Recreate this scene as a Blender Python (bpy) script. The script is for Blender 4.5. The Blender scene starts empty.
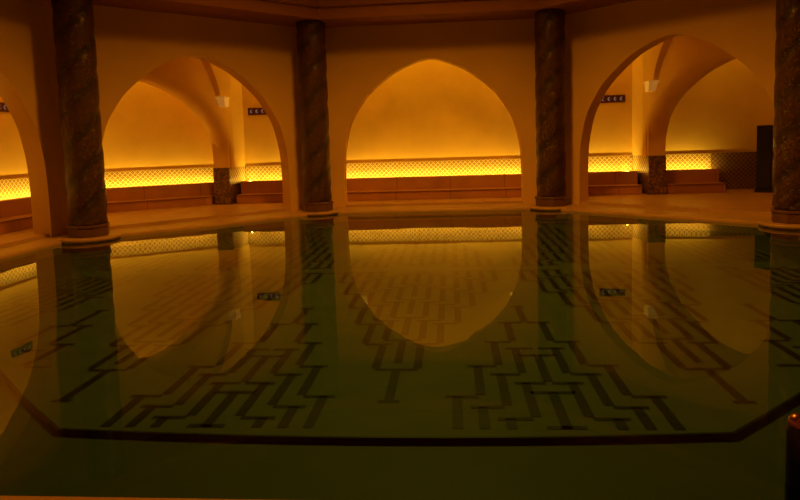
import bpy, bmesh, math, random
from math import sin, cos, tan, pi, radians, sqrt, atan2, hypot
from mathutils import Vector, Matrix
random.seed(4)
SC = bpy.context.scene
COL = SC.collection
D8 = pi / 8

# ------------------------------------------------------------------ helpers
def link_mesh(name, bm, mats, parent=None, smooth=False, loc=(0, 0, 0), rotz=0.0):
    bmesh.ops.recalc_face_normals(bm, faces=bm.faces[:])
    me = bpy.data.meshes.new(name)
    bm.to_mesh(me); bm.free()
    if not isinstance(mats, (list, tuple)): mats = [mats]
    for m in mats: me.materials.append(m)
    if smooth:
        for p in me.polygons: p.use_smooth = True
    o = bpy.data.objects.new(name, me)
    COL.objects.link(o)
    o.location = loc; o.rotation_euler = (0, 0, rotz)
    if parent: o.parent = parent
    return o

def struct(name, bm, mats, **k):
    o = link_mesh(name, bm, mats, **k)
    o['kind'] = 'structure'
    return o

def thing(name, label, cat, loc=(0, 0, 0), rotz=0.0, group=None):
    o = bpy.data.objects.new(name, None)
    COL.objects.link(o)
    o.empty_display_size = 0.1
    o.location = loc; o.rotation_euler = (0, 0, rotz)
    o['label'] = label; o['category'] = cat
    if group: o['group'] = group
    return o

def face(bm, pts, mi=0):
    vs = [bm.verts.new(p) for p in pts]
    f = bm.faces.new(vs); f.material_index = mi
    return f

def weld(bm, d=1e-4):
    bmesh.ops.remove_doubles(bm, verts=bm.verts[:], dist=d)

def box(bm, x0, x1, y0, y1, z0, z1, mi=0, bevel=0.0):
    t = bmesh.new()
    v = [t.verts.new((x, y, z)) for z in (z0, z1) for y in (y0, y1) for x in (x0, x1)]
    for q in ((0, 2, 3, 1), (4, 5, 7, 6), (0, 1, 5, 4), (2, 6, 7, 3), (0, 4, 6, 2), (1, 3, 7, 5)):
        t.faces.new([v[i] for i in q])
    bmesh.ops.recalc_face_normals(t, faces=t.faces[:])
    if bevel:
        bmesh.ops.bevel(t, geom=t.edges[:], offset=bevel, segments=2, affect='EDGES', profile=0.5)
    merge(bm, t, mi)

def merge(bm, t, mi=0, mat=None):
    mp = {}
    for v in t.verts:
        mp[v] = bm.verts.new(mat @ v.co if mat else v.co)
    for f in t.faces:
        g = bm.faces.new([mp[v] for v in f.verts]); g.material_index = mi; g.smooth = f.smooth
    t.free()

def prism(bm, poly, z0, z1, mi=0, bevel=0.0):
    """poly: ccw list of (x,y)"""
    t = bmesh.new()
    b = [t.verts.new((x, y, z0)) for x, y in poly]
    u = [t.verts.new((x, y, z1)) for x, y in poly]
    n = len(poly)
    t.faces.new(b[::-1]); t.faces.new(u)
    for i in range(n):
        j = (i + 1) % n
        t.faces.new([b[i], b[j], u[j], u[i]])
    bmesh.ops.recalc_face_normals(t, faces=t.faces[:])
    if bevel:
        bmesh.ops.bevel(t, geom=t.edges[:], offset=bevel, segments=2, affect='EDGES', profile=0.5)
    merge(bm, t, mi)

def lathe(bm, prof, seg=32, cx=0, cy=0, mi=0, closed=True):
    rings = []
    for r, z in prof:
        rings.append([bm.verts.new((cx + r * cos(2 * pi * i / seg), cy + r * sin(2 * pi * i / seg), z)) for i in range(seg)])
    for a, b in zip(rings, rings[1:]):
        for i in range(seg):
            j = (i + 1) % seg
            f = bm.faces.new([a[i], a[j], b[j], b[i]]); f.material_index = mi; f.smooth = True
    if closed:
        bm.faces.new(rings[0][::-1]).material_index = mi
        bm.faces.new(rings[-1]).material_index = mi

def octv(ap, k):
    r = ap / cos(D8)
    a = D8 + k * pi / 4
    return (r * sin(a), r * cos(a))          # k=0 : right corner of the far side, clockwise from above

# ------------------------------------------------------------------ materials
def newmat(name):
    m = bpy.data.materials.new(name); m.use_nodes = True
    nt = m.node_tree; nt.nodes.clear()
    out = nt.nodes.new('ShaderNodeOutputMaterial')
    b = nt.nodes.new('ShaderNodeBsdfPrincipled')
    nt.links.new(b.outputs[0], out.inputs[0])
    return m, nt, b, out

def N(nt, typ, **kw):
    n = nt.nodes.new(typ)
    for k, v in kw.items():
        if k.startswith('i_'): n.inputs[k[2:].replace('_', ' ')].default_value = v
        else: setattr(n, k, v)
    return n

def ramp(nt, fac, stops):
    r = nt.nodes.new('ShaderNodeValToRGB')
    e = r.color_ramp.elements
    while len(e) < len(stops): e.new(0.5)
    for el, (p, c) in zip(e, stops):
        el.position = p; el.color = (*c, 1)
    nt.links.new(fac, r.inputs[0])
    return r

def mottled(name, c1, c2, scale=2.0, rough=0.7, bump=0.15, detail=6, fine=30.0, spec=0.3):
    m, nt, b, out = newmat(name)
    tc = N(nt, 'ShaderNodeTexCoord')
    n1 = N(nt, 'ShaderNodeTexNoise'); n1.inputs['Scale'].default_value = scale; n1.inputs['Detail'].default_value = detail
    nt.links.new(tc.outputs['Object'], n1.inputs['Vector'])
    r = ramp(nt, n1.outputs['Fac'], [(0.3, c1), (0.7, c2)])
    nt.links.new(r.outputs[0], b.inputs['Base Color'])
    n2 = N(nt, 'ShaderNodeTexNoise'); n2.inputs['Scale'].default_value = fine; n2.inputs['Detail'].default_value = 4
    nt.links.new(tc.outputs['Object'], n2.inputs['Vector'])
    bp = N(nt, 'ShaderNodeBump'); bp.inputs['Strength'].default_value = bump; bp.inputs['Distance'].default_value = 0.01
    nt.links.new(n2.outputs['Fac'], bp.inputs['Height']); nt.links.new(bp.outputs[0], b.inputs['Normal'])
    b.inputs['Roughness'].default_value = rough
    b.inputs['Specular IOR Level'].default_value = spec
    return m

def slabbed(name, c1, c2, joint, sx, sz, rough=0.5):
    """stone slabs: brick pattern in object xy mapped by sum so joints show on tops and faces"""
    m, nt, b, out = newmat(name)
    tc = N(nt, 'ShaderNodeTexCoord')
    br = N(nt, 'ShaderNodeTexBrick')
    br.inputs['Scale'].default_value = 1.0
    br.inputs['Brick Width'].default_value = sx; br.inputs['Row Height'].default_value = sz
    br.inputs['Mortar Size'].default_value = 0.006
    br.inputs['Color1'].default_value = (*c1, 1); br.inputs['Color2'].default_value = (*c2, 1); br.inputs['Mortar'].default_value = (*joint, 1)
    nt.links.new(tc.outputs['Object'], br.inputs['Vector'])
    n1 = N(nt, 'ShaderNodeTexNoise'); n1.inputs['Scale'].default_value = 3; n1.inputs['Detail'].default_value = 8
    nt.links.new(tc.outputs['Object'], n1.inputs['Vector'])
    mx = N(nt, 'ShaderNodeMix', data_type='RGBA', blend_type='MULTIPLY'); mx.inputs[0].default_value = 0.5
    nt.links.new(br.outputs['Color'], mx.inputs[6])
    r = ramp(nt, n1.outputs['Fac'], [(0.3, (0.55, 0.5, 0.45)), (0.7, (1, 1, 1))])
    nt.links.new(r.outputs[0], mx.inputs[7])
    nt.links.new(mx.outputs[2], b.inputs['Base Color'])
    b.inputs['Roughness'].default_value = rough
    return m

def lattice(name, light, dark, cell, rough=0.45):
    """small tile lattice (crossing diagonals with dots) on UV coordinates in metres"""
    m, nt, b, out = newmat(name)
    uv = N(nt, 'ShaderNodeUVMap')
    sep = N(nt, 'ShaderNodeSeparateXYZ'); nt.links.new(uv.outputs[0], sep.inputs[0])
    def M(op, a, bb=None):
        n = N(nt, 'ShaderNodeMath', operation=op)
        if isinstance(a, (int, float)): n.inputs[0].default_value = a
        else: nt.links.new(a, n.inputs[0])
        if bb is not None:
            if isinstance(bb, (int, float)): n.inputs[1].default_value = bb
            else: nt.links.new(bb, n.inputs[1])
        return n.outputs[0]
    k = pi / cell
    a = M('MULTIPLY', M('ADD', sep.outputs[0], sep.outputs[1]), k)
    c = M('MULTIPLY', M('SUBTRACT', sep.outputs[0], sep.outputs[1]), k)
    s1 = M('ABSOLUTE', M('SINE', a)); s2 = M('ABSOLUTE', M('SINE', c))
    line = M('MINIMUM', s1, s2)                        # 0 on the lines
    dot = M('MULTIPLY', s1, s2)                        # 1 in cell centres
    w = M('MULTIPLY', M('SUBTRACT', line, 0.38), 5.0)
    w = N(nt, 'ShaderNodeClamp').inputs[0].node
    nt.links.new(M('MULTIPLY', M('SUBTRACT', line, 0.36), 5.0), w.inputs[0])
    d2 = N(nt, 'ShaderNodeClamp'); nt.links.new(M('MULTIPLY', M('SUBTRACT', dot, 0.86), 9.0), d2.inputs[0])
    val = M('SUBTRACT', w.outputs[0], d2.outputs[0])
    r = ramp(nt, val, [(0.0, light), (1.0, dark)])
    nt.links.new(r.outputs[0], b.inputs['Base Color'])
    b.inputs['Roughness'].default_value = rough
    b.inputs['Specular IOR Level'].default_value = 0.3
    return m

def mosaic(name, c1, c2, grout, scale, rough=0.35):
    m, nt, b, out = newmat(name)
    tc = N(nt, 'ShaderNodeTexCoord')
    v = N(nt, 'ShaderNodeTexVoronoi', feature='F1'); v.inputs['Scale'].default_value = scale
    v2 = N(nt, 'ShaderNodeTexVoronoi', feature='DISTANCE_TO_EDGE'); v2.inputs['Scale'].default_value = scale
    nt.links.new(tc.outputs['Object'], v.inputs['Vector']); nt.links.new(tc.outputs['Object'], v2.inputs['Vector'])
    sp = N(nt, 'ShaderNodeSeparateColor'); nt.links.new(v.outputs['Color'], sp.inputs[0])
    r = ramp(nt, sp.outputs[0], [(0.0, c1), (0.75, c2), (1.0, tuple(min(1, x * 1.4) for x in c2))])
    g = ramp(nt, v2.outputs['Distance'], [(0.0, (0, 0, 0)), (0.08, (1, 1, 1))])
    mx = N(nt, 'ShaderNodeMix', data_type='RGBA')
    nt.links.new(g.outputs[0], mx.inputs[0]); mx.inputs[6].default_value = (*grout, 1)
    nt.links.new(r.outputs[0], mx.inputs[7]); nt.links.new(mx.outputs[2], b.inputs['Base Color'])
    bp = N(nt, 'ShaderNodeBump'); bp.inputs['Strength'].default_value = 0.4; bp.inputs['Distance'].default_value = 0.01
    nt.links.new(g.outputs[0], bp.inputs['Height']); nt.links.new(bp.outputs[0], b.inputs['Normal'])
    b.inputs['Roughness'].default_value = rough
    return m

def plain(name, c, rough=0.5, metal=0.0):
    m, nt, b, out = newmat(name)
    tc = N(nt, 'ShaderNodeTexCoord')
    n1 = N(nt, 'ShaderNodeTexNoise'); n1.inputs['Scale'].default_value = 12
    nt.links.new(tc.outputs['Object'], n1.inputs['Vector'])
    r = ramp(nt, n1.outputs['Fac'], [(0.3, tuple(x * 0.85 for x in c)), (0.7, c)])
    nt.links.new(r.outputs[0], b.inputs['Base Color'])
    b.inputs['Roughness'].default_value = rough; b.inputs['Metallic'].default_value = metal
    return m

def glow(name, c, s):
    m = bpy.data.materials.new(name); m.use_nodes = True
    nt = m.node_tree; nt.nodes.clear()
    out = nt.nodes.new('ShaderNodeOutputMaterial'); e = nt.nodes.new('ShaderNodeEmission')
    e.inputs[0].default_value = (*c, 1); e.inputs[1].default_value = s
    nt.links.new(e.outputs[0], out.inputs[0])
    return m

LED = (1.0, 0.62, 0.06)
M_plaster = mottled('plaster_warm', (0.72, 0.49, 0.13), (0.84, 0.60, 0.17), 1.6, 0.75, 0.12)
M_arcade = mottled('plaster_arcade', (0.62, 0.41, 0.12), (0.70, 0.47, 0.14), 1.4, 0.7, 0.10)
M_corbel_glow = mottled('corbel_stone_glow', (0.86, 0.74, 0.45), (0.9, 0.8, 0.5), 3, 0.6, 0.05)
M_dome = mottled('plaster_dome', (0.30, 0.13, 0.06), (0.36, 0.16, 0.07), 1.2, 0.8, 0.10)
M_bench = slabbed('bench_marble', (0.46, 0.21, 0.10), (0.52, 0.25, 0.12), (0.26, 0.11, 0.05), 0.9, 0.6, 0.45)
M_floor = slabbed('floor_marble', (0.54, 0.32, 0.14), (0.60, 0.36, 0.16), (0.36, 0.20, 0.09), 0.8, 0.8, 0.35)
M_rim = mottled('rim_marble', (0.42, 0.27, 0.13), (0.52, 0.34, 0.17), 3.0, 0.35, 0.05)
M_frieze = lattice('frieze_tiles', (0.62, 0.46, 0.20), (0.17, 0.075, 0.025), 0.078)
M_dado = lattice('dado_tiles', (0.30, 0.17, 0.09), (0.07, 0.035, 0.02), 0.075)
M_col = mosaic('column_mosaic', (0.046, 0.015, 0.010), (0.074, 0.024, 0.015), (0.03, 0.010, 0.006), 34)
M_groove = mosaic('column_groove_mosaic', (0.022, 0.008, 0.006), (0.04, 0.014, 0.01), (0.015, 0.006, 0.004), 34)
M_colbase = mottled('column_base_stone', (0.11, 0.055, 0.032), (0.15, 0.075, 0.045), 6, 0.4, 0.1)
M_pil = mosaic('pilaster_mosaic', (0.06, 0.030, 0.022), (0.24, 0.12, 0.06), (0.03, 0.015, 0.01), 30)
M_pool = mottled('pool_tile_pale', (0.140, 0.150, 0.100), (0.168, 0.178, 0.118), 5, 0.6, 0.0)
M_poolring = mottled('pool_tile_ring', (0.100, 0.110, 0.065), (0.115, 0.125, 0.075), 5, 0.6, 0.0)
M_inlay = plain('pool_inlay_dark', (0.012, 0.010, 0.008), 0.5)
M_black = plain('cabinet_black', (0.012, 0.012, 0.011), 0.4)
M_grille = plain('grille_black', (0.02, 0.02, 0.018), 0.7)
M_sign = plain('plaque_dark_red', (0.09, 0.012, 0.008), 0.5)
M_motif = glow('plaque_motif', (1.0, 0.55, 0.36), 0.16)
M_led = glow('led_tape', LED, 60.0)
M_metal = plain('post_dark_metal', (0.03, 0.025, 0.02), 0.35, 0.8)
M_copper = plain('post_copper', (0.30, 0.13, 0.08), 0.3, 0.9)

def water_mat():
    m = bpy.data.materials.new('pool_water'); m.use_nodes = True
    nt = m.node_tree; nt.nodes.clear()
    out = nt.nodes.new('ShaderNodeOutputMaterial')
    tr = nt.nodes.new('ShaderNodeBsdfTransparent'); tr.inputs[0].default_value = (0.52, 0.80, 0.70, 1)
    gl = nt.nodes.new('ShaderNodeBsdfGlossy'); gl.inputs['Roughness'].default_value = 0.0
    gl.inputs['Color'].default_value = (0.92, 0.92, 0.92, 1)
    fr = nt.nodes.new('ShaderNodeFresnel'); fr.inputs[0].default_value = 1.33
    mx = nt.nodes.new('ShaderNodeMixShader')
    tc = nt.nodes.new('ShaderNodeTexCoord')
    mp = nt.nodes.new('ShaderNodeMapping'); mp.inputs['Scale'].default_value = (0.6, 1.0, 1.0)
    n = nt.nodes.new('ShaderNodeTexNoise'); n.inputs['Scale'].default_value = 2.2; n.inputs['Detail'].default_value = 2
    bp = nt.nodes.new('ShaderNodeBump'); bp.inputs['Strength'].default_value = 0.05; bp.inputs['Distance'].default_value = 0.02
    L = nt.links.new
    L(tc.outputs['Object'], mp.inputs[0]); L(mp.outputs[0], n.inputs['Vector']); L(n.outputs['Fac'], bp.inputs['Height'])
    L(bp.outputs[0], gl.inputs['Normal']); L(bp.outputs[0], fr.inputs['Normal'])
    L(fr.outputs[0], mx.inputs[0]); L(tr.outputs[0], mx.inputs[1]); L(gl.outputs[0], mx.inputs[2]); L(mx.outputs[0], out.inputs[0])
    return m
M_water = water_mat()

# ------------------------------------------------------------------ dimensions
ZF = 0.08            # aisle floor
ZR = 0.035           # pool rim
RL = 4.08
APR = 3.83           # pool rim (water edge)
APW = 4.39           # arcade wall front
TW = 0.22            # arcade wall thickness
HW = 2.80            # arcade wall height / ring soffit
APG = 3.70           # ring beam front
XL, XR, YB, YN = -5.62, 5.62, 5.62, -5.95    # room shell
ZC = 3.05            # aisle ceiling

# ------------------------------------------------------------------ pool
def oct_ring(bm, a0, z0, a1, z1, mi=0):
    for k in range(8):
        p, q = octv(a0, k), octv(a0, k + 1); r, s = octv(a1, k + 1), octv(a1, k)
        face(bm, [(*p, z0), (*q, z0), (*r, z1), (*s, z1)], mi)
def rimv(off, k):
    """corner k of the water edge; the left side runs closer to its wall"""
    ap = [APR + off] * 8; ap[6] = RL + off; ap[4] = 3.785 + off
    i, j = k % 8, (k + 1) % 8
    a1, a2 = i * pi / 4, j * pi / 4
    d = sin(a1) * cos(a2) - cos(a1) * sin(a2)
    return ((ap[i] * cos(a2) - ap[j] * cos(a1)) / d, (sin(a1) * ap[j] - sin(a2) * ap[i]) / d)
def rim_ring(bm, o0, z0, o1, z1, mi=0):
    for k in range(8):
        p, q = rimv(o0, k), rimv(o0, k + 1); r, s = (rimv(o1, k + 1), rimv(o1, k)) if o1 is not None else (octv(APW + .03, k + 1), octv(APW + .03, k))
        face(bm, [(*p, z0), (*q, z0), (*r, z1), (*s, z1)], mi)
def oct_disc(bm, a, z, mi=0):
    face(bm, [(*octv(a, -k), z) for k in range(8)], mi)

AF, ZPF, ZPR = 3.125, -0.085, -0.108
bm = bmesh.new()
def bowed(a, bow=0.055, n=10):
    pts = []
    for k in range(8):
        p, q = octv(a, k), octv(a, k + 1)
        nx, ny = sin((k + 1) * pi / 4), cos((k + 1) * pi / 4)
        for i in range(n):
            t = i / n; e = bow * 4 * t * (1 - t)
            pts.append((p[0] + (q[0] - p[0]) * t + nx * e, p[1] + (q[1] - p[1]) * t + ny * e))
    return pts
bo, bi = bowed(AF), bowed(AF - 0.012)
face(bm, [(*p, ZPF) for p in bo[::-1]], 0)
for i in range(len(bo)):                       # dark riser and nosing of the raised panel
    j = (i + 1) % len(bo)
    face(bm, [(*bo[i], ZPF), (*bo[j], ZPF), (*bo[j], ZPR), (*bo[i], ZPR)], 1)
    face(bm, [(*bi[i], ZPF + .0015), (*bi[j], ZPF + .0015), (*bo[j], ZPF + .0015), (*bo[i], ZPF + .0015)], 1)
for k in range(8):
    p, q = octv(AF - .002, k), octv(AF - .002, k + 1); r, s_ = rimv(0.02, k + 1), rimv(0.02, k)
    face(bm, [(*p, ZPR), (*q, ZPR), (*r, ZPR), (*s_, ZPR)], 2)

# key-pattern inlay: staircase lines on a regular lattice, laid flat in the panel floor
CXP, RYP = 0.1025, 0.375                        # column pitch, row pitch
TH, TY = 0.042, 0.028
def inside(x, y, ap=AF - 0.012):
    return all(x * sin(k * pi / 4) + y * cos(k * pi / 4) < ap for k in range(8))
def quad(x0, x1, y0, y1):
    if x1 < x0: x0, x1 = x1, x0
    if y1 < y0: y0, y1 = y1, y0
    if y1 - y0 < 0.01: return
    if inside(x0, y0) and inside(x1, y1) and inside(x0, y1) and inside(x1, y0):
        z = ZPF + 0.002
        face(bm, [(x0, y0, z), (x1, y0, z), (x1, y1, z), (x0, y1, z)], 1)
def up_triangle(cx, f=-1, base=3.10, jmax=4):
    """stepped triangle standing on the near (f=-1) or far edge; |y| shrinks towards its tip"""
    for m in range(4):
        for j in range(-jmax, jmax + 1):
            if m == 1 and j == 0: continue
            top = 1.29 + RYP * abs(j) + 0.485 * m
            if top > base - 0.03: continue
            x = cx + j * CXP
            sg = 1 if j > 0 else -1
            lim = base
            while lim > top + 0.05 and not inside(x, f * lim): lim -= 0.03
            quad(x - TH / 2, x + TH / 2, f * top, f * min(top + RYP - 0.02, lim))
            if j: quad(x - sg * (CXP - 0.012), x + sg * 0.05, f * (top - TY / 2), f * (top + TY / 2))
            else: quad(x - 0.045 - 0.05 * (m > 1), x + 0.045 + 0.05 * (m > 1), f * (top - TY / 2), f * (top + TY / 2))
    quad(cx - 0.075, cx + 0.075, f * base, f * (base - TY))
def down_triangle(cx, f=-1, tip=2.83, stop=0.12, jmax=6):
    quad(cx - 0.045, cx + 0.045, f * tip, f * (tip + TY))
    for j in range(-jmax, jmax + 1):
        m = 0
        while True:
            bot = tip - 0.39 * abs(j) - 0.46 * m
            if bot < stop + 0.1: break
            x = cx + j * CXP; sg = 1 if j > 0 else -1
            up = max(stop, bot - 0.355)
            quad(x - TH / 2, x + TH / 2, f * bot, f * up)
            quad(x - (0.05 if j else CXP), x + CXP, f * (up - TY), f * up) if j >= 0 else quad(x + 0.05, x - CXP, f * (up - TY), f * up)
            m += 1
for f_ in (-1, 1):
    for cx_ in (-2.14, -0.70, 0.70, 2.14): up_triangle(cx_, f_)
    for cx_ in (-2.86, -1.45, 0.0, 1.45, 2.86): down_triangle(cx_, f_, jmax=6 if abs(cx_) < 2 else 4)
floor_pool = struct('floor_pool', bm, [M_pool, M_inlay, M_poolring])

bm = bmesh.new()
rim_ring(bm, 0, ZPR, 0, ZR - 0.012)
rim_ring(bm, 0, ZR - 0.012, 0.02, ZR)
rim_ring(bm, 0.02, ZR, None, ZR + 0.008)
oct_ring(bm, APW + 0.03, ZR + 0.008, APW + 0.03, ZF, 0)
struct('trim_1', bm, M_rim)

bm = bmesh.new()
face(bm, [(*rimv(0.002, -k), 0.0) for k in range(8)])
w = link_mesh('pool_water', bm, M_water)
w['kind'] = 'stuff'; w['label'] = 'still dark green pool water mirroring the lit arches'; w['category'] = 'water'

# ------------------------------------------------------------------ floor of the aisles
B = 6.4
bm = bmesh.new()
for k in range(8):
    p, q = octv(APW + 0.03, k), octv(APW + 0.03, k + 1)
    def outp(v):
        s = B / max(abs(v[0]), abs(v[1])); return (v[0] * s, v[1] * s)
    P, Q = outp(p), outp(q)
    pts = [(*p, ZF), (*q, ZF), (*Q, ZF)]
    if abs(abs(P[0]) - abs(Q[0])) > 1e-6 or abs(P[0] * Q[0] + P[1] * Q[1]) < B * B * 0.6:
        if k % 2 == 0: pts.append((math.copysign(B, P[0] + Q[0]), math.copysign(B, P[1] + Q[1]), ZF))
    pts.append((*P, ZF))
    face(bm, pts)
weld(bm)
struct('floor', bm, M_floor)

# ------------------------------------------------------------------ arcade walls
PROF = [(0.0, 2.285), (0.12, 2.268), (0.25, 2.225), (0.40, 2.165), (0.54, 2.095), (0.72, 1.965), (0.88, 1.83), (1.0, 1.705),
        (1.12, 1.53), (1.22, 1.345), (1.28, 1.14), (1.325, 0.91), (1.34, 0.70), (1.345, 0.5)]
def catmull(p, n):
    P = [tuple(2 * p[0][i] - p[1][i] for i in (0, 1))] + list(p) + [tuple(2 * p[-1][i] - p[-2][i] for i in (0, 1))]
    out = []
    for i in range(1, len(P) - 2):
        for j in range(n):
            t = j / n
            out.append(tuple(0.5 * ((2 * P[i][c]) + (-P[i - 1][c] + P[i + 1][c]) * t + (2 * P[i - 1][c] - 5 * P[i][c] + 4 * P[i + 1][c] - P[i + 2][c]) * t * t
                       + (-P[i - 1][c] + 3 * P[i][c] - 3 * P[i + 1][c] + P[i + 2][c]) * t ** 3) for c in (0, 1)))
    out.append(p[-1])
    return out
HALF = catmull(PROF, 4)
def arch_curve(b, z_sp, z_ap):
    """list of (s,z) from left foot to right foot"""
    right = [(s / 1.345 * b, z_sp + (z - 0.5) / 1.785 * (z_ap - z_sp)) for s, z in HALF]
    return [(-s, z) for s, z in right[::-1]] + right[1:]
def arch_wall(bm, O, U, Nn, Lf, Lb, t, b, z0, z_sp, z_ap, H, zo=None, rnd=0.0):
    """O centre on the front face, U along the wall, Nn towards the back"""
    zo = z0 if zo is None else zo
    def P(s, n, z): return (O[0] + U[0] * s + Nn[0] * n, O[1] + U[1] * s + Nn[1] * n, z)
    def curve(e): return [(-b - e, zo)] + arch_curve(b + e, z_sp, z_ap + e * 1.25) + [(b + e, zo)]
    for n, L, e in ((0, Lf, rnd), (t, Lb, 0.0)):
        cur = curve(e); be = b + e
        if L > be + 1e-4:
            face(bm, [P(-L, n, z0), P(-be, n, z0), P(-be, n, H), P(-L, n, H)])
            face(bm, [P(be, n, z0), P(L, n, z0), P(L, n, H), P(be, n, H)])
        for (s0, a), (s1, c) in zip(cur, cur[1:]):
            if s1 - s0 > 1e-7:
                face(bm, [P(s0, n, a), P(s1, n, c), P(s1, n, H), P(s0, n, H)])
    if rnd:
        st = 8
        prof = [(rnd * (1 - sin(pi / 2 * i / st)), rnd * (1 - cos(pi / 2 * i / st))) for i in range(st + 1)] + [(0.0, t)]
    else: prof = [(0.0, 0.0), (0.0, t)]
    for (e0, n0), (e1, n1) in zip(prof, prof[1:]):
        c0, c1 = curve(e0), curve(e1)
        for i in range(len(c0) - 1):
            f = face(bm, [P(c0[i][0], n0, c0[i][1]), P(c0[i + 1][0], n0, c0[i + 1][1]), P(c1[i + 1][0], n1, c1[i + 1][1]), P(c1[i][0], n1, c1[i][1])])
            if rnd: f.smooth = True
    face(bm, [P(-Lf, 0, H), P(Lf, 0, H), P(Lb, t, H), P(-Lb, t, H)])
    for s in (-1, 1):
        face(bm, [P(s * Lf, 0, z0), P(s * Lf, 0, H), P(s * Lb, t, H), P(s * Lb, t, z0)])
SIDE = ['back', 'back_right', 'right', 'front_right', 'front', 'front_left', 'left', 'back_left']
LF, LB = APW * tan(D8), (APW + TW) * tan(D8)
for k in range(8):
    a = k * pi / 4
    Nn = (sin(a), cos(a)); U = (cos(a), -sin(a))
    bm = bmesh.new()
    arch_wall(bm, (Nn[0] * APW, Nn[1] * APW), U, Nn, LF, LB, TW, 1.63 if k in (2, 6) else (1.37 if k == 0 else 1.345), ZR - 0.01, 0.5, 2.285, HW)
    weld(bm)
    struct('wall_arcade_' + SIDE[k], bm, M_arcade)

# ------------------------------------------------------------------ ring beam and dome
bm = bmesh.new()
prof = [(APW + TW + 0.02, HW), (APG, HW), (APG - 0.0, HW + 0.15), (APG - 0.05, HW + 0.165)]
for (a0, z0), (a1, z1) in zip(prof, prof[1:]): oct_ring(bm, a0, z0, a1, z1)
weld(bm)
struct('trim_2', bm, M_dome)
bm = bmesh.new()
prev = (APG - 0.05, HW + 0.165)
for i in range(1, 9):
    t = i / 8
    cur = ((APG - 0.05) * cos(t * pi / 2 * 0.98), HW + 0.165 + 2.1 * sin(t * pi / 2 * 0.98))
    oct_ring(bm, prev[0], prev[1], cur[0], cur[1]); prev = cur
oct_disc(bm, prev[0], prev[1])
weld(bm)
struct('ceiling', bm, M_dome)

bm = bmesh.new()   # flat ceiling over the aisles, outside the ring
for k in range(8):
    p, q = octv(APW + 0.01, k), octv(APW + 0.01, k + 1)
    P, Q = outp(p), outp(q)
    pts = [(*p, ZC), (*q, ZC), (*Q, ZC)]
    if k % 2 == 0: pts.append((math.copysign(B, P[0] + Q[0]), math.copysign(B, P[1] + Q[1]), ZC))
    pts.append((*P, ZC))
    face(bm, pts)
oct_ring(bm, APW + TW, HW, APW + TW, ZC)
weld(bm)
struct('ceiling', bm, M_plaster)

# ------------------------------------------------------------------ outer room walls
CH0, CH1 = (-3.72, YB), (XL, 4.33)              # chamfered left corner
def wallslab(name, a, b_, out=0.15, z0=0.0, z1=ZC + .05, mat=None):
    ax, ay = a; bx, by = b_
    l = hypot(bx - ax, by - ay); u = ((bx - ax) / l, (by - ay) / l); n = (-u[1], u[0])
    if n[0] * (ax + bx) / 2 + n[1] * (ay + by) / 2 < 0: n = (-n[0], -n[1])
    bm = bmesh.new()
    prism(bm, [(ax, ay), (bx, by), (bx + n[0] * out, by + n[1] * out), (ax + n[0] * out, ay + n[1] * out)], z0, z1)
    return struct(name, bm, mat or M_plaster)
wallslab('wall_back', CH0, (XR, YB))
wallslab('wall_back_left', CH1, CH0)
wallslab('wall_left', (XL, YN), CH1)
wallslab('wall_right', (XR, YB), (XR, YN))
wallslab('wall_front', (XR, YN), (XL, YN))

# tiled friezes above the benches and the dark dado past the bench end
def uvquad_wall(bm, a, b_, z0, z1, off=0.0, thick=0.025):
    uvl = bm.loops.layers.uv.verify()
    ax, ay = a; bx, by = b_
    l = hypot(bx - ax, by - ay); u = ((bx - ax) / l, (by - ay) / l); n = (-u[1], u[0])
    if n[0] * (ax + bx) / 2 + n[1] * (ay + by) / 2 > 0: n = (-n[0], -n[1])   # inward
    ax, ay, bx, by = ax + n[0] * thick, ay + n[1] * thick, bx + n[0] * thick, by + n[1] * thick
    f = face(bm, [(ax, ay, z0), (bx, by, z0), (bx, by, z1), (ax, ay, z1)])
    for lp, uv in zip(f.loops, [(off, z0), (off + l, z0), (off + l, z1), (off, z1)]): lp[uvl].uv = uv
    face(bm, [(ax, ay, z1), (bx, by, z1), (bx - n[0] * thick, by - n[1] * thick, z1), (ax - n[0] * thick, ay - n[1] * thick, z1)])
ZB, ZT = 0.44, 0.695
def frieze(name, segs, z0=ZB - 0.03, z1=ZT, mat=None):
    bm = bmesh.new(); off = 0
    for a, b_ in segs:
        uvquad_wall(bm, a, b_, z0, z1, off); off += hypot(b_[0] - a[0], b_[1] - a[1])
    return struct(name, bm, mat or M_frieze)
frieze('trim_3', [((-3.33, YB), (3.33, YB))])
frieze('trim_4', [((3.60, YB), (4.60, YB))])
frieze('trim_5', [(CH1, CH0)])
frieze('trim_6', [((XL, -3.5), CH1)])
frieze('trim_7', [((4.60, YB), (XR, YB))], z0=ZF, mat=M_dado)
frieze('trim_8', [((XR, YB), (XR, 1.0))], z0=ZF, mat=M_dado)

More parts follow.
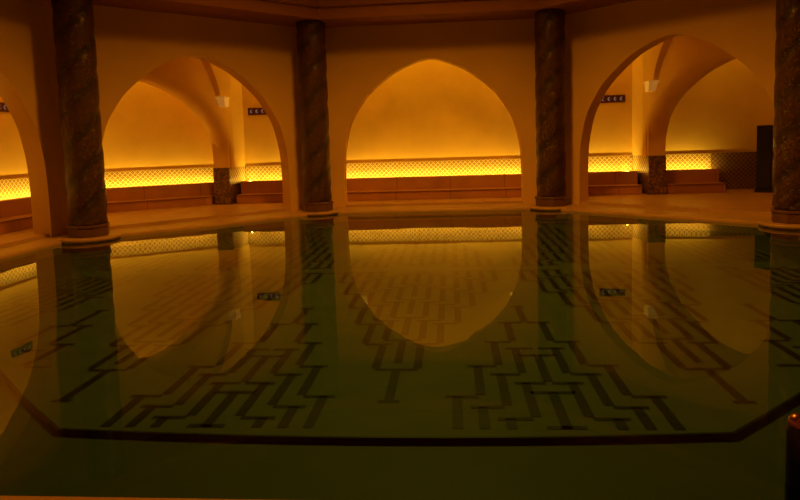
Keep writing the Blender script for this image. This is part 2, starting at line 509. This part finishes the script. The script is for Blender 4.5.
# ------------------------------------------------------------------ nib piers, pilasters and cross arches
def nib(side):
    s = side
    bm = bmesh.new()
    poly = [(s * 3.40, 4.96), (s * 3.66, 4.96), (s * 3.66, YB), (s * 3.33, YB)]
    prism(bm, poly, ZT, ZC)
    # cross arch from the nib to the corner pier behind the outer column
    A = Vector((s * 3.53, 5.06)); Bv = Vector((s * 4.62, 1.93))
    L = (Bv - A).length; U = (Bv - A) / L; n = Vector((-U[1], U[0]))
    if n[0] * s > 0: n = -n                      # n towards the pool axis
    O = (A + Bv) / 2 + n * 0.168
    arch_wall(bm, O, U, -n, L / 2, L / 2, 0.30, L / 2 - 0.08, 0.66, 0.70, 2.02, ZC, rnd=0.16)
    weld(bm)
    struct('wall_cross_' + ('right' if s > 0 else 'left'), bm, M_plaster)
    # rib springer growing from the corbel up onto the cross wall
    bm = bmesh.new()
    st = 14; rows = []
    base = A + n * 0.168
    for i in range(st + 1):
        t = i / st
        z = 1.825 + (ZC - 1.825) * t
        s1 = 0.30 + 0.95 * t ** 1.5
        pr = 0.05 + 0.10 * t
        q = [base + U * 0.02, base + U * 0.02 + n * pr, base + U * (s1 - 0.05) + n * pr, base + U * s1]
        rows.append([(v[0], v[1], z) for v in q])
    V = [[bm.verts.new(p) for p in r] for r in rows]
    for r0, r1 in zip(V, V[1:]):
        for i in range(3):
            bm.faces.new([r0[i], r0[i + 1], r1[i + 1], r1[i]])
    bm.faces.new(V[0]); bm.faces.new(V[-1])
    struct('trim_' + ('9' if s > 0 else '10'), bm, M_plaster)
    # mosaic pilaster
    t = thing('pilaster', 'short dark mosaic pilaster between the benches seen through the %s arch' % ('right' if s > 0 else 'left'), 'pilaster', (s * 3.53, 4.96, ZF), 0, 'mosaic pilasters')
    bm = bmesh.new()
    prism(bm, [(-0.135, -0.02), (0.135, -0.02), (0.135, 0.60), (-0.135 if s > 0 else -0.135, 0.60)], 0.0, ZT - ZF - 0.0)
    link_mesh('shaft', bm, M_pil, t)
    bm = bmesh.new(); uvl = bm.loops.layers.uv.verify()
    # lit tiled cheek on the side that faces the middle bench
    x0 = -s * 0.137
    f = face(bm, [(x0, 0.02, ZB - ZF - 0.03), (x0 - s * 0.06, 0.655, ZB - ZF - 0.03), (x0 - s * 0.06, 0.655, ZT - ZF), (x0, 0.02, ZT - ZF)])
    for lp, uv in zip(f.loops, [(0, 0), (.6, 0), (.6, .26), (0, .26)]): lp[uvl].uv = uv
    face(bm, [(x0, 0.02, ZT - ZF), (x0 - s * 0.06, 0.655, ZT - ZF), (x0 + s * .02, 0.655, ZT - ZF), (x0 + s * .02, 0.02, ZT - ZF)])
    face(bm, [(x0, 0.02, ZB - ZF - 0.03), (x0 - s * 0.06, 0.655, ZB - ZF - 0.03), (x0 + s * .02, 0.655, ZB - ZF - .03), (x0 + s * .02, 0.02, ZB - ZF - .03)])
    o = link_mesh('tiled_cheek', bm, M_frieze, t); o['label'] = 'pale patterned tile cheek lit by the bench light'
for s in (-1, 1): nib(s)

M_corbel_glow.node_tree.nodes['Principled BSDF'].inputs['Emission Color'].default_value = (1.0, 0.50, 0.08, 1)
M_corbel_glow.node_tree.nodes['Principled BSDF'].inputs['Emission Strength'].default_value = 0.17  # corbels are no lamps; faint emission added to make them look brightly lit
# ------------------------------------------------------------------ corbels
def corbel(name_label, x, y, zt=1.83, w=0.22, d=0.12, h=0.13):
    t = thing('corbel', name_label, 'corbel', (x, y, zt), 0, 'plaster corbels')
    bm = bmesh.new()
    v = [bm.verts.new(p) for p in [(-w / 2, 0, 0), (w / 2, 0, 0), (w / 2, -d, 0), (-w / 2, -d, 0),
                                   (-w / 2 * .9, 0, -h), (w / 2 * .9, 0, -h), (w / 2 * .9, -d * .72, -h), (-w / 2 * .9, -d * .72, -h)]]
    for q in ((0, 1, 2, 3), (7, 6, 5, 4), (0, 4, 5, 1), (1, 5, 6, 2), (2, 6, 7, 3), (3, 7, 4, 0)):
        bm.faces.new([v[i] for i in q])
    link_mesh('bracket', bm, M_corbel_glow, t)
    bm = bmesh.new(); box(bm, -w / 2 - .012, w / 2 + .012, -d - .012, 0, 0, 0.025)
    link_mesh('abacus', bm, M_corbel_glow, t)
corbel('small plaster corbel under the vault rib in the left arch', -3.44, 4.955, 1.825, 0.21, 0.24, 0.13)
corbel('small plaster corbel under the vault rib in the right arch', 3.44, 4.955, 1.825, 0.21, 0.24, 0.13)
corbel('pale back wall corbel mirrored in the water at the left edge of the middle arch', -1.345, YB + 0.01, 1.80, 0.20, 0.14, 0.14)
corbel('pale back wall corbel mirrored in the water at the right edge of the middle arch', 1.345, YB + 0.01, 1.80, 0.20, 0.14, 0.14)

# ------------------------------------------------------------------ benches
def bench(label, a, b_, miters=(0, 0), led=True, ends=()):
    """bench along a wall line a->b (wall on the left hand when walking a->b is outside)"""
    ax, ay = a; bx, by = b_
    l = hypot(bx - ax, by - ay)
    ang = atan2(by - ay, bx - ax)
    t = thing('stone_bench', label, 'bench', (ax, ay, ZF), ang, 'stone benches')
    # local frame: x along the wall, -y into the room (wall at y=0)
    m0, m1 = miters
    def strip(y0, y1): return [(m0 * -y0, y0), (l - m1 * -y0, y0), (l - m1 * -y1, y1), (m0 * -y1, y1)]
    bm = bmesh.new()
    prism(bm, strip(-0.58, -0.03), 0, 0.13, 0, 0.006)
    prism(bm, strip(-0.31, -0.03), 0.13, ZB - ZF - 0.035, 0, 0.0)
    prism(bm, strip(-0.31, -0.17), ZB - ZF - 0.035, ZB - ZF, 0, 0.0)
    st = link_mesh('seat', bm, M_bench, t)
    bm = bmesh.new()
    prism(bm, strip(-0.60, -0.31), 0.13, 0.15, 0, 0.005)
    link_mesh('step_slab', bm, M_bench, t)
    if led:
        bm = bmesh.new()
        # slim tape tilted towards the wall; only its front face glows
        x0, x1 = 0.03 + m0 * .15, l - 0.03 - m1 * .15
        zb = ZB - ZF - 0.033
        A_, B_, C_ = (-0.164, zb + 0.018), (-0.142, zb), (-0.164, zb)
        face(bm, [(x0, *A_), (x0, *B_), (x1, *B_), (x1, *A_)], 0)
        face(bm, [(x0, *A_), (x1, *A_), (x1, *C_), (x0, *C_)], 1)
        face(bm, [(x0, *C_), (x1, *C_), (x1, *B_), (x0, *B_)], 1)
        face(bm, [(x0, *A_), (x0, *C_), (x0, *B_)], 1); face(bm, [(x1, *A_), (x1, *B_), (x1, *C_)], 1)
        for x_, d_ in [(0.16, -1) if e == 0 else (l - 0.16, 1) for e in ends]:     # short glowing returns, added to brighten the pier cheeks
            zt = ZB - ZF + 0.003
            face(bm, [(x_, -0.30, zt + 0.016), (x_, -0.05, zt + 0.016), (x_ + d_ * 0.016, -0.05, zt), (x_ + d_ * 0.016, -0.30, zt)], 0)
            face(bm, [(x_ - d_ * .001, -0.30, zt + 0.016), (x_ - d_ * .001, -0.05, zt + 0.016), (x_ - d_ * .001, -0.05, zt), (x_ - d_ * .001, -0.30, zt)], 1)
        weld(bm, 1e-5)
        o = link_mesh('light_tape', bm, [M_led, M_bench], t); o['label'] = 'glowing amber light tape behind the seat'
bench('long two-tier stone bench with glowing back edge across the middle arch', (-3.33, YB), (3.33, YB), ends=(0, 1))
bench('short two-tier stone bench seen through the right arch, ending near the black cabinet', (3.665, YB), (4.62, YB))
u = Vector((CH0[0] - CH1[0], CH0[1] - CH1[1])); 
bench('slanting stone bench with glowing back edge seen through the left arch', CH1, CH0, (0.53, 0.68))
bench('stone bench with glowing back edge along the far left side wall', (XL, -3.4), CH1, (0, 0.53))

# ------------------------------------------------------------------ columns
def column(x, y, label):
    ang = atan2(-x, y)                            # local -y faces the pool centre
    t = thing('twisted_column', label, 'column', (x, y, 0), ang, 'twisted mosaic columns')
    bm = bmesh.new()
    lathe(bm, [(0.33, 0.003), (0.34, ZR + 0.004), (0.33, ZR + 0.014)], 40)
    link_mesh('plinth', bm, M_rim, t)
    bm = bmesh.new()
    def og(r): return [(r * sin(pi / 8 + i * pi / 4), -r * cos(pi / 8 + i * pi / 4)) for i in range(8)]
    prism(bm, og(0.226), ZR + 0.014, 0.150, 0, 0.010); prism(bm, og(0.236), 0.150, 0.185, 0, 0.008)
    link_mesh('base', bm, M_colbase, t)
    bm = bmesh.new()
    z0, z1 = 0.185, HW - 0.0
    nz, ns = 150, 72
    lead, lobes = 1.25, 3
    rows = []
    dep = []
    for j in range(nz + 1):
        z = z0 + (z1 - z0) * j / nz
        row = []; dr = []
        for i in range(ns):
            th = 2 * pi * i / ns
            ph = (lobes * (th / (2 * pi)) - z / (lead / lobes) * 1.0 * (lobes / lobes)) % 1.0
            d = abs(ph - 0.5) * 2                  # 1 at the groove, 0 on the crown
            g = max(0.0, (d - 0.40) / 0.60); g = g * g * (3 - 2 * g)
            r = 0.212 - 0.011 * g
            row.append(bm.verts.new((r * cos(th), r * sin(th), z))); dr.append(g)
        rows.append(row); dep.append(dr)
    for j in range(nz):
        for i in range(ns):
            k = (i + 1) % ns
            f = bm.faces.new([rows[j][i], rows[j][k], rows[j + 1][k], rows[j + 1][i]]); f.smooth = True
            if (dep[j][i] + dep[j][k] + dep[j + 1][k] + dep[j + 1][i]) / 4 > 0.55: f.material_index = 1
    bm.faces.new(rows[0][::-1]); bm.faces.new(rows[-1])
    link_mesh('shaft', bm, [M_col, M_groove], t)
    return t
column(-3.93, 1.63, 'thick twisted dark mosaic column at the left, nearest of the left pair')
column(-1.705, 3.93, 'twisted dark mosaic column between the left and middle arches')
column(1.725, 3.93, 'twisted dark mosaic column between the middle and right arches')
column(3.92, 1.63, 'thick twisted dark mosaic column cut by the right edge')

# ------------------------------------------------------------------ wall plaques
def plaque(label, x, y, z, rotz):
    t = thing('wall_plaque', label, 'sign', (x, y, z), rotz, 'wall plaques')
    bm = bmesh.new(); box(bm, -0.215, 0.215, -0.02, 0.0, -0.063, 0.063, 0, 0.006)
    link_mesh('panel', bm, M_sign, t)
    for i in range(4):                            # small pale crescent-like marks
        cx = -0.150 + i * 0.100
        bm = bmesh.new(); pts = []
        n = 12; a0, a1 = radians(50), radians(310)
        for j in range(n + 1):
            a = a0 + (a1 - a0) * j / n; pts.append((cx + 0.027 * cos(a), 0.030 * sin(a)))
        inn = []
        for j in range(n + 1):
            a = a1 + (a0 - a1) * j / n; inn.append((cx + 0.008 + 0.014 * cos(a), 0.017 * sin(a)))
        loop = pts + inn
        for k in range(n):
            p, q, r, s_ = pts[k], pts[k + 1], inn[n - k - 1], inn[n - k]
            face(bm, [(p[0], -0.022, p[1]), (q[0], -0.022, q[1]), (r[0], -0.022, r[1]), (s_[0], -0.022, s_[1])])
        o = link_mesh('mark', bm, M_motif, t)
plaque('dark red plaque with pale marks on the back wall in the left arch', -3.02, YB, 1.645, 0)
plaque('dark red plaque with pale marks on the back wall in the right arch', 3.0, YB, 1.645, 0)
plaque('dark red plaque with pale marks on the far left side wall', XL, 2.64, 1.645, pi / 2)

# ------------------------------------------------------------------ black cabinet
t = thing('loudspeaker', 'tall narrow black loudspeaker cabinet standing on the floor beside the right column', 'speaker', (5.18, 5.0, ZF), -0.45)
bm = bmesh.new(); box(bm, -0.11, 0.11, -0.12, 0.12, 0.03, 1.04, 0, 0.012); link_mesh('cabinet', bm, M_black, t)
bm = bmesh.new(); box(bm, -0.09, 0.09, -0.132, -0.119, 0.08, 1.0, 0, 0.005); link_mesh('grille', bm, M_grille, t)
bm = bmesh.new(); box(bm, -0.13, 0.13, -0.14, 0.14, 0.0, 0.032, 0, 0.008); link_mesh('base', bm, M_black, t)

# ------------------------------------------------------------------ rail post on the near rim
t = thing('rail_post', 'dark metal rail post with rounded top at the right edge of the near rim', 'post', (1.252, -3.62, 0.0))
bm = bmesh.new(); lathe(bm, [(0.03, ZPR), (0.03, 0.16), (0.026, 0.175)], 20); link_mesh('shaft', bm, M_metal, t)
bm = bmesh.new()
lathe(bm, [(0.027 * sin(a * pi / 16) + 0.001, 0.178 - 0.027 * cos(a * pi / 16)) for a in range(1, 16)], 20)
link_mesh('cap', bm, M_copper, t)

# ------------------------------------------------------------------ dome lamp
ld = bpy.data.lights.new('dome_lamp', 'SPOT'); lo = bpy.data.objects.new('dome_lamp', ld); COL.objects.link(lo)
ld.color = (1.0, 0.34, 0.014); ld.energy = 610; ld.spot_size = radians(140); ld.spot_blend = 0.6; ld.shadow_soft_size = 0.42
lo.location = (0.0, 0.3, 4.55)

# warm cove lamps under the aisle ceiling, washing the outer walls
def cove(x, y, rz, length, e):
    a = bpy.data.lights.new('cove_lamp', 'AREA'); o = bpy.data.objects.new('cove_lamp', a); COL.objects.link(o)
    a.shape = 'RECTANGLE'; a.size = length; a.size_y = 0.15; a.energy = e; a.color = (1.0, 0.50, 0.015)
    o.location = (x, y, ZC - 0.06); o.rotation_euler = (radians(35), 0, rz)   # tilted towards the wall
cove(0, 4.85, 0, 5.8, 21)
cove(-4.55, 4.45, radians(34), 1.0, 5)
cove(4.7, 4.85, 0, 1.3, 4)
cove(-4.92, 1.2, radians(90), 3.5, 12)

# unseen low lights added in place of bench tape on the sides behind view
def wash(x, y, rz, length, e):
    a = bpy.data.lights.new('added_bench_fill', 'AREA'); o = bpy.data.objects.new('added_bench_fill', a); COL.objects.link(o)
    a.shape = 'RECTANGLE'; a.size = length; a.size_y = 0.04; a.energy = e; a.color = (1.0, 0.55, 0.03)
    o.location = (x, y, 0.44); o.rotation_euler = (radians(140), 0, rz)
wash(XR - 0.2, -1.6, radians(-90), 5.0, 14)
wash(3.3, YN + 0.2, radians(180), 3.2, 9)
wash(-3.0, YN + 0.2, radians(180), 3.4, 9)

# ------------------------------------------------------------------ world, camera
wd = bpy.data.worlds.new('dim'); SC.world = wd; wd.use_nodes = True
bg = wd.node_tree.nodes['Background']; bg.inputs[0].default_value = (0.02, 0.008, 0.002, 1); bg.inputs[1].default_value = 0.3

f_px, pitch, roll, psi, sy = 640.0, 0.08781616, 0.03036474, 0.08099007, -49.57
cam = bpy.data.cameras.new('camera'); co = bpy.data.objects.new('camera', cam); COL.objects.link(co)
cam.sensor_fit = 'HORIZONTAL'; cam.sensor_width = 36.0; cam.lens = f_px / 800 * 36.0
cam.shift_y = sy / 800; cam.clip_start = 0.02; cam.clip_end = 100
R0 = Vector((cos(psi), sin(psi), 0)); F0 = Vector((-sin(psi), cos(psi), 0))
Fw = F0 * cos(pitch) + Vector((0, 0, -sin(pitch)))
U0 = R0.cross(Fw)
X = R0 * cos(roll) - U0 * sin(roll); Yv = R0 * sin(roll) + U0 * cos(roll)
Mx = Matrix((X, Yv, -Fw)).transposed().to_4x4()
ox, oy = 0.15577620, 5.45955455
cx = -ox * cos(psi) + oy * sin(psi); cy = -ox * sin(psi) - oy * cos(psi)
Mx.translation = Vector((cx, cy, 1.0))
co.matrix_world = Mx
SC.camera = co

SC.view_settings.view_transform = 'Standard'
SC.view_settings.look = 'None'
SC.view_settings.exposure = 0.0
SC.cycles.max_bounces = 16; SC.cycles.diffuse_bounces = 8; SC.cycles.glossy_bounces = 4; SC.cycles.transparent_max_bounces = 12
SC.cycles.sample_clamp_indirect = 3.0
